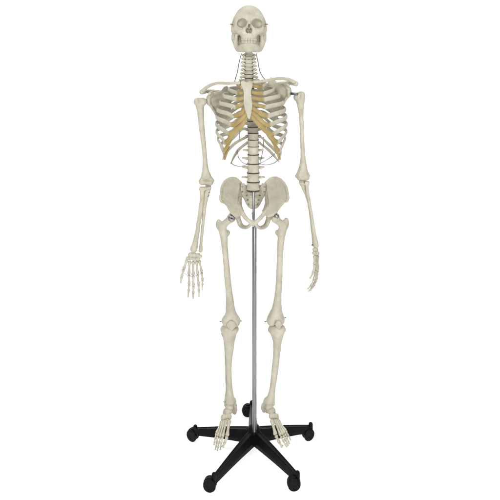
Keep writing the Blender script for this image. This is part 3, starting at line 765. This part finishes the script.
def foot(tarsals, toes):
    o = Sdf(.0011, .0004)
    for x, y, d, rx, ry, rd in tarsals: o.ell((x, y, d), (rx, ry, rd), k=.0022)
    ft = o.obj('foot', BONE, SK)
    for t in toes:
        r = t[0]
        for j in range(1, len(t) - 1):
            a, b = np.array(t[j]), np.array(t[j + 1])
            g = .03
            q = r * (1.0, .85, .72, .62)[j - 1]
            small_bone('metatarsal' if j == 1 else 'phalanx', a + (b - a) * g, b - (b - a) * g, q * 1.2, q * .72, q * 1.1, ft)
    return ft
foot([(229.4, 406.6, .0, 4.3, 3.8, .022), (234.4, 409.6, .046, 2.8, 3.6, .024), (231.5, 409, .022, 3.0, 3.2, .02), (228.2, 411.8, -.024, 3.8, 2.8, .014), (225.0, 412.6, -.012, 2.4, 3.6, .014),
      (229.4, 416.6, -.042, 2.4, 3.0, .010), (226.6, 416.6, -.042, 2.0, 2.8, .010), (224.2, 416.8, -.038, 1.8, 2.8, .010), (222.4, 418.0, -.028, 1.8, 3.2, .010)],
     [(1.85, (229.4, 419.6, -.052), (227.0, 436.6, -.094), (224.6, 442.4, -.104), (222.6, 447.2, -.108)),
      (1.35, (226.6, 419.4, -.05), (222.6, 437.2, -.096), (221.2, 443.0, -.106), (220.6, 446.8, -.110), (220.2, 449.6, -.110)),
      (1.3, (224.6, 419.6, -.047), (219.9, 437.6, -.092), (218.6, 443.6, -.102), (217.8, 447.6, -.106), (217.4, 450.4, -.106)),
      (1.25, (222.9, 420.4, -.042), (217.6, 436.6, -.086), (216.6, 442.4, -.096), (215.8, 446.6, -.100), (215.2, 449.6, -.100)),
      (1.2, (221.6, 421.0, -.034), (216.2, 433.4, -.078), (215.2, 438.6, -.088), (214.4, 442.0, -.090), (213.9, 444.8, -.090))])
foot([(269.2, 406.4, .0, 4.3, 3.8, .022), (264.0, 407.4, .046, 3.0, 4.0, .024), (267.2, 408.8, .022, 3.0, 3.2, .02), (271.0, 411.4, -.024, 3.6, 2.8, .014), (273.6, 411.6, -.012, 2.2, 3.6, .014),
      (271.2, 416.2, -.042, 2.4, 3.0, .010), (273.8, 416.2, -.042, 2.0, 2.8, .010), (275.8, 416.0, -.038, 1.8, 2.8, .010), (277.2, 417.0, -.028, 1.8, 3.2, .010)],
     [(1.85, (271.6, 419.2, -.052), (275.8, 435.4, -.094), (279.2, 442.0, -.104), (282.4, 447.0, -.108)),
      (1.35, (274.4, 419.0, -.05), (280.8, 436.2, -.096), (283.6, 441.2, -.106), (285.4, 444.4, -.110), (286.8, 446.8, -.110)),
      (1.3, (276.0, 419.0, -.047), (283.2, 435.4, -.092), (285.8, 440.2, -.102), (287.2, 443.2, -.106), (288.2, 445.4, -.106)),
      (1.25, (277.2, 419.4, -.042), (285.0, 433.6, -.086), (287.2, 438.4, -.096), (288.6, 441.4, -.100), (289.4, 443.4, -.100)),
      (1.2, (278.2, 419.6, -.034), (286.0, 431.0, -.078), (288.2, 435.4, -.088), (289.6, 437.8, -.090), (290.6, 439.8, -.090))])
tube('ankle_pin', [(226.5, 401.8, 0), (223.2, 401.8, -.002)], .45, STEEL, SK)

# =================================================================== THE STAND
hubxy = P(254, 440, 0)
HX = hubxy[0]
BY = .014                       # the base stands a little behind the picture plane
STD = root('rolling_stand', (HX, BY, 0), 'black five-legged rolling base with a tall steel pole under the skeleton', 'stand')
def lathe_obj(name, prof, m, parent, cx=HX, cy=BY, seg=40):
    V, Fc = revolve(prof, seg); V = [(cx + a, cy + b, z) for a, b, z in V]
    return link(name, V, Fc, m, parent)
pz_top = P(254, 225.5, 0)[2]
POLE = lathe_obj('pole', [(.0084, .064), (.0090, .066), (.0090, pz_top - .002), (.0082, pz_top)], STEEL, STD, cx=HX + .0016, cy=BY - .016)
rt = P(253.4, 191.5, 0)[2]
lathe_obj('upper_rod', [(.0046, pz_top - .0005), (.0048, pz_top + .004), (.0048, rt - .002), (.0035, rt)], STEEL, STD, cx=HX - .0012, cy=BY - .016)
HUB = lathe_obj('hub', [(.022, .040), (.0255, .043), (.027, .065), (.027, .088), (.0262, .095), (.0235, .102), (.018, .108), (.010, .1115), (.002, .1125)], PLAST, STD)


def leg(ang, L):
    """a hollow tapering arm: ridge on top, sloping flanks, upright rounded cap at the tip"""
    ux, uy = math.sin(ang), -math.cos(ang)       # outward; ang measured from the camera side
    px, py = -uy, ux
    secs = []
    n = 9
    for i in range(n):
        t = i / (n - 1)
        r = .020 + (L - .022) * t
        wt = .0112 * (1 - t) + .0066 * t          # half width of the flat top
        wb = .0230 * (1 - t) + .0104 * t          # half width at the bottom
        zt = .096 - .042 * t + .002 * math.sin(PI * t)
        zb = .048 - .019 * t + .003 * math.sin(PI * t)
        g = .0022
        prof = [(-wb, zb), (-wb * .98, zb + (zt - zb) * .35), (-wt - .0012, zt - g), (-wt, zt), (-wt * .55, zt), (-wt * .45, zt - .0016), (wt * .45, zt - .0016), (wt * .55, zt), (wt, zt), (wt + .0012, zt - g), (wb * .98, zb + (zt - zb) * .35), (wb, zb)]
        secs.append([(HX + ux * r + px * a, BY + uy * r + py * a, z) for a, z in prof])
    m = len(secs[0]); V = [q for s in secs for q in s]; Fc = []
    for i in range(n - 1):
        for j in range(m):
            Fc.append((i * m + j, (i + 1) * m + j, (i + 1) * m + (j + 1) % m, i * m + (j + 1) % m))
    Fc.append(tuple(range(m))); Fc.append(tuple((n - 1) * m + j for j in range(m))[::-1])
    lg = link('base_leg', V, Fc, PLAST, STD, smooth=False)
    bv = lg.modifiers.new('bevel', 'BEVEL'); bv.width = .0008; bv.segments = 2; bv.limit_method = 'ANGLE'
    cx, cy = HX + ux * L, BY + uy * L
    V, Fc = revolve([(.007, .028), (.0090, .030), (.0090, .058), (.0082, .0625), (.0056, .0655), (.002, .0664)], 24)
    link('leg_cap', [(cx + a, cy + b, z) for a, b, z in V], Fc, PLAST, lg)
    return cx, cy
def caster(cx, cy, yaw, trail):
    """twin wheel castor: swivel stem, hood over the top, two wheels; trails towards yaw"""
    tx, ty = math.cos(yaw), math.sin(yaw); nx, ny = -ty, tx
    wx, wy = cx + tx * trail, cy + ty * trail
    R = .0238
    # hood: a swept half shell between and over the wheels
    secs = []
    prof = []
    for i in range(11):
        a = math.radians(-18 + 216 * i / 10 * .92)
        prof.append((math.cos(a), math.sin(a)))
    V, Fc = [], []
    hw = .0055
    for w in (-hw, -hw * .8, hw * .8, hw):
        rr = R + (.0016 if abs(w) < hw else -.0005)
        for c, s in prof: V.append((wx + tx * rr * c + nx * w, wy + ty * rr * c + ny * w, R + rr * s))
    n = len(prof)
    for i in range(3):
        for j in range(n - 1): Fc.append((i * n + j, i * n + j + 1, (i + 1) * n + j + 1, (i + 1) * n + j))
    Fc.append(tuple(range(n))[::-1]); Fc.append(tuple(3 * n + j for j in range(n)))
    for i in range(3): Fc.append((i * n, (i + 1) * n, (i + 1) * n + n - 1, i * n + n - 1))
    hd = link('castor', V, Fc, PLAST, STD, smooth=False)
    V, Fc = revolve([(.0060, .032), (.0060, .042), (.0050, .043), (.0050, .050)], 16)
    link('stem', [(cx + a, cy + b, z) for a, b, z in V], Fc, PLAST, hd)
    for sgn in (-1, 1):
        pr = [(.004, .0076), (.0075, .0092), (.0125, .0084), (.0170, .0096), (.0205, .0092), (R - .0012, .0080), (R, .0064), (R, .0020), (R - .0012, .0008), (.004, .0006)]
        V, Fc = revolve(pr, 36)
        off = .0058
        W = []
        for a, b, z in V:
            q = sgn * (off + z)
            W.append((wx + tx * a + nx * q, wy + ty * a + ny * q, R + b))
        if sgn > 0: Fc = [f for f in Fc]
        wl = link('wheel', W, Fc, RUBB, hd)
ROT = 2.0
L = .252
yaws = {36: (174, .015), 108: (150, .012), 180: (178, .018), 252: (205, .013), 324: (186, .014)}
for a in (36, 108, 180, 252, 324):
    # counted round from the camera side towards the left of the photo
    splay = {36: 2.2, 324: -1.4}.get(a, 0)
    x, y = leg(math.radians(-(a + splay - ROT)), L - (.016 if a == 180 else 0))
    caster(x, y, math.radians(yaws[a][0]), yaws[a][1])

# =================================================================== BACKDROP
def paper(name, trans):
    m, nt, b = new_mat(name)
    out = nt.nodes['Material Output']; nt.nodes.remove(b)
    n = nt.nodes.new('ShaderNodeTexNoise'); n.inputs['Scale'].default_value = 3
    mx = nt.nodes.new('ShaderNodeMapRange'); mx.inputs['To Min'].default_value = .93; mx.inputs['To Max'].default_value = .95
    nt.links.new(n.outputs['Fac'], mx.inputs['Value'])
    cb = nt.nodes.new('ShaderNodeCombineColor')
    for c in ('Red', 'Green', 'Blue'): nt.links.new(mx.outputs['Result'], cb.inputs[c])
    df = nt.nodes.new('ShaderNodeBsdfDiffuse'); tl_ = nt.nodes.new('ShaderNodeBsdfTranslucent')
    ms = nt.nodes.new('ShaderNodeMixShader'); ms.inputs['Fac'].default_value = trans
    nt.links.new(cb.outputs['Color'], df.inputs['Color']); nt.links.new(cb.outputs['Color'], tl_.inputs['Color'])
    nt.links.new(df.outputs[0], ms.inputs[1]); nt.links.new(tl_.outputs[0], ms.inputs[2])
    nt.links.new(ms.outputs[0], out.inputs['Surface'])
    return m
FY = 1.5
fl_ = link('floor', [(-6.5, -5, 0), (6.5, -5, 0), (6.5, FY, 0), (-6.5, FY, 0)], [(0, 1, 2, 3)], paper('translucent_white_sheet', .5))  # made translucent so the added lamp below whitens the floor
fl_['kind'] = 'structure'
prof = [(FY, 0), (2.6, 0)] + [(2.6 + 1.2 * math.sin(i / 12 * PI / 2), 1.2 - 1.2 * math.cos(i / 12 * PI / 2)) for i in range(1, 13)] + [(3.8, 6.0)]
V = [(x, y, z) for y, z in prof for x in (-6.5, 6.5)]
Fc = [(2 * i, 2 * i + 1, 2 * i + 3, 2 * i + 2) for i in range(len(prof) - 1)]
bd = link('backdrop', V, Fc, paper('white_paper', 0.0))
bd['kind'] = 'structure'

# =================================================================== LIGHT
w = bpy.data.worlds.new('World'); SC.world = w; w.use_nodes = True
w.node_tree.nodes['Background'].inputs['Color'].default_value = (1, 1, 1, 1)
w.node_tree.nodes['Background'].inputs['Strength'].default_value = 0.08
def area(name, loc, target, size, size_y, power):
    l = bpy.data.lights.new(name, 'AREA'); l.shape = 'RECTANGLE'; l.size = size; l.size_y = size_y; l.energy = power
    o = bpy.data.objects.new(name, l); COL.objects.link(o); o.location = loc
    o.rotation_euler = (Vector(target) - Vector(loc)).to_track_quat('-Z', 'Y').to_euler()
    return o
area('key_softbox', (-1.0, -3.3, 2.6), (0, 0, 1.0), .9, .9, 93)
area('fill_softbox', (1.2, -3.3, 1.5), (0, 0, 0.9), .9, .9, 68)
area('underfloor_fill', (0, -.3, -.9), (0, -.3, 0), 12.0, 5.2, 300)  # unseen lamp added beneath the sheet to wash out the base's shadow
area('overhead_softbox', (0, 1.0, 4.6), (0, 1.0, 0), 8.0, 4.0, 190)
area('backdrop_softbox', (-3.2, .6, 3.6), (-1.6, 3.8, 1.8), 2.0, 1.2, 62)
area('backdrop_softbox', (3.2, .6, 3.6), (1.6, 3.8, 1.8), 2.0, 1.2, 62)

# =================================================================== CAMERA
cam = bpy.data.cameras.new('camera'); co = bpy.data.objects.new('camera', cam); COL.objects.link(co)
co.location = (0, -D, H); co.rotation_euler = (PI / 2, 0, 0)
cam.sensor_fit = 'HORIZONTAL'; cam.sensor_width = 36.0; cam.lens = 36.0 * F / 500.0
cam.shift_y = -(250 - HY) / 500.0
cam.clip_start = .05; cam.clip_end = 100
SC.camera = co
SC.view_settings.view_transform = 'Standard'; SC.view_settings.look = 'None'
SC.view_settings.exposure = 0; SC.view_settings.gamma = 1
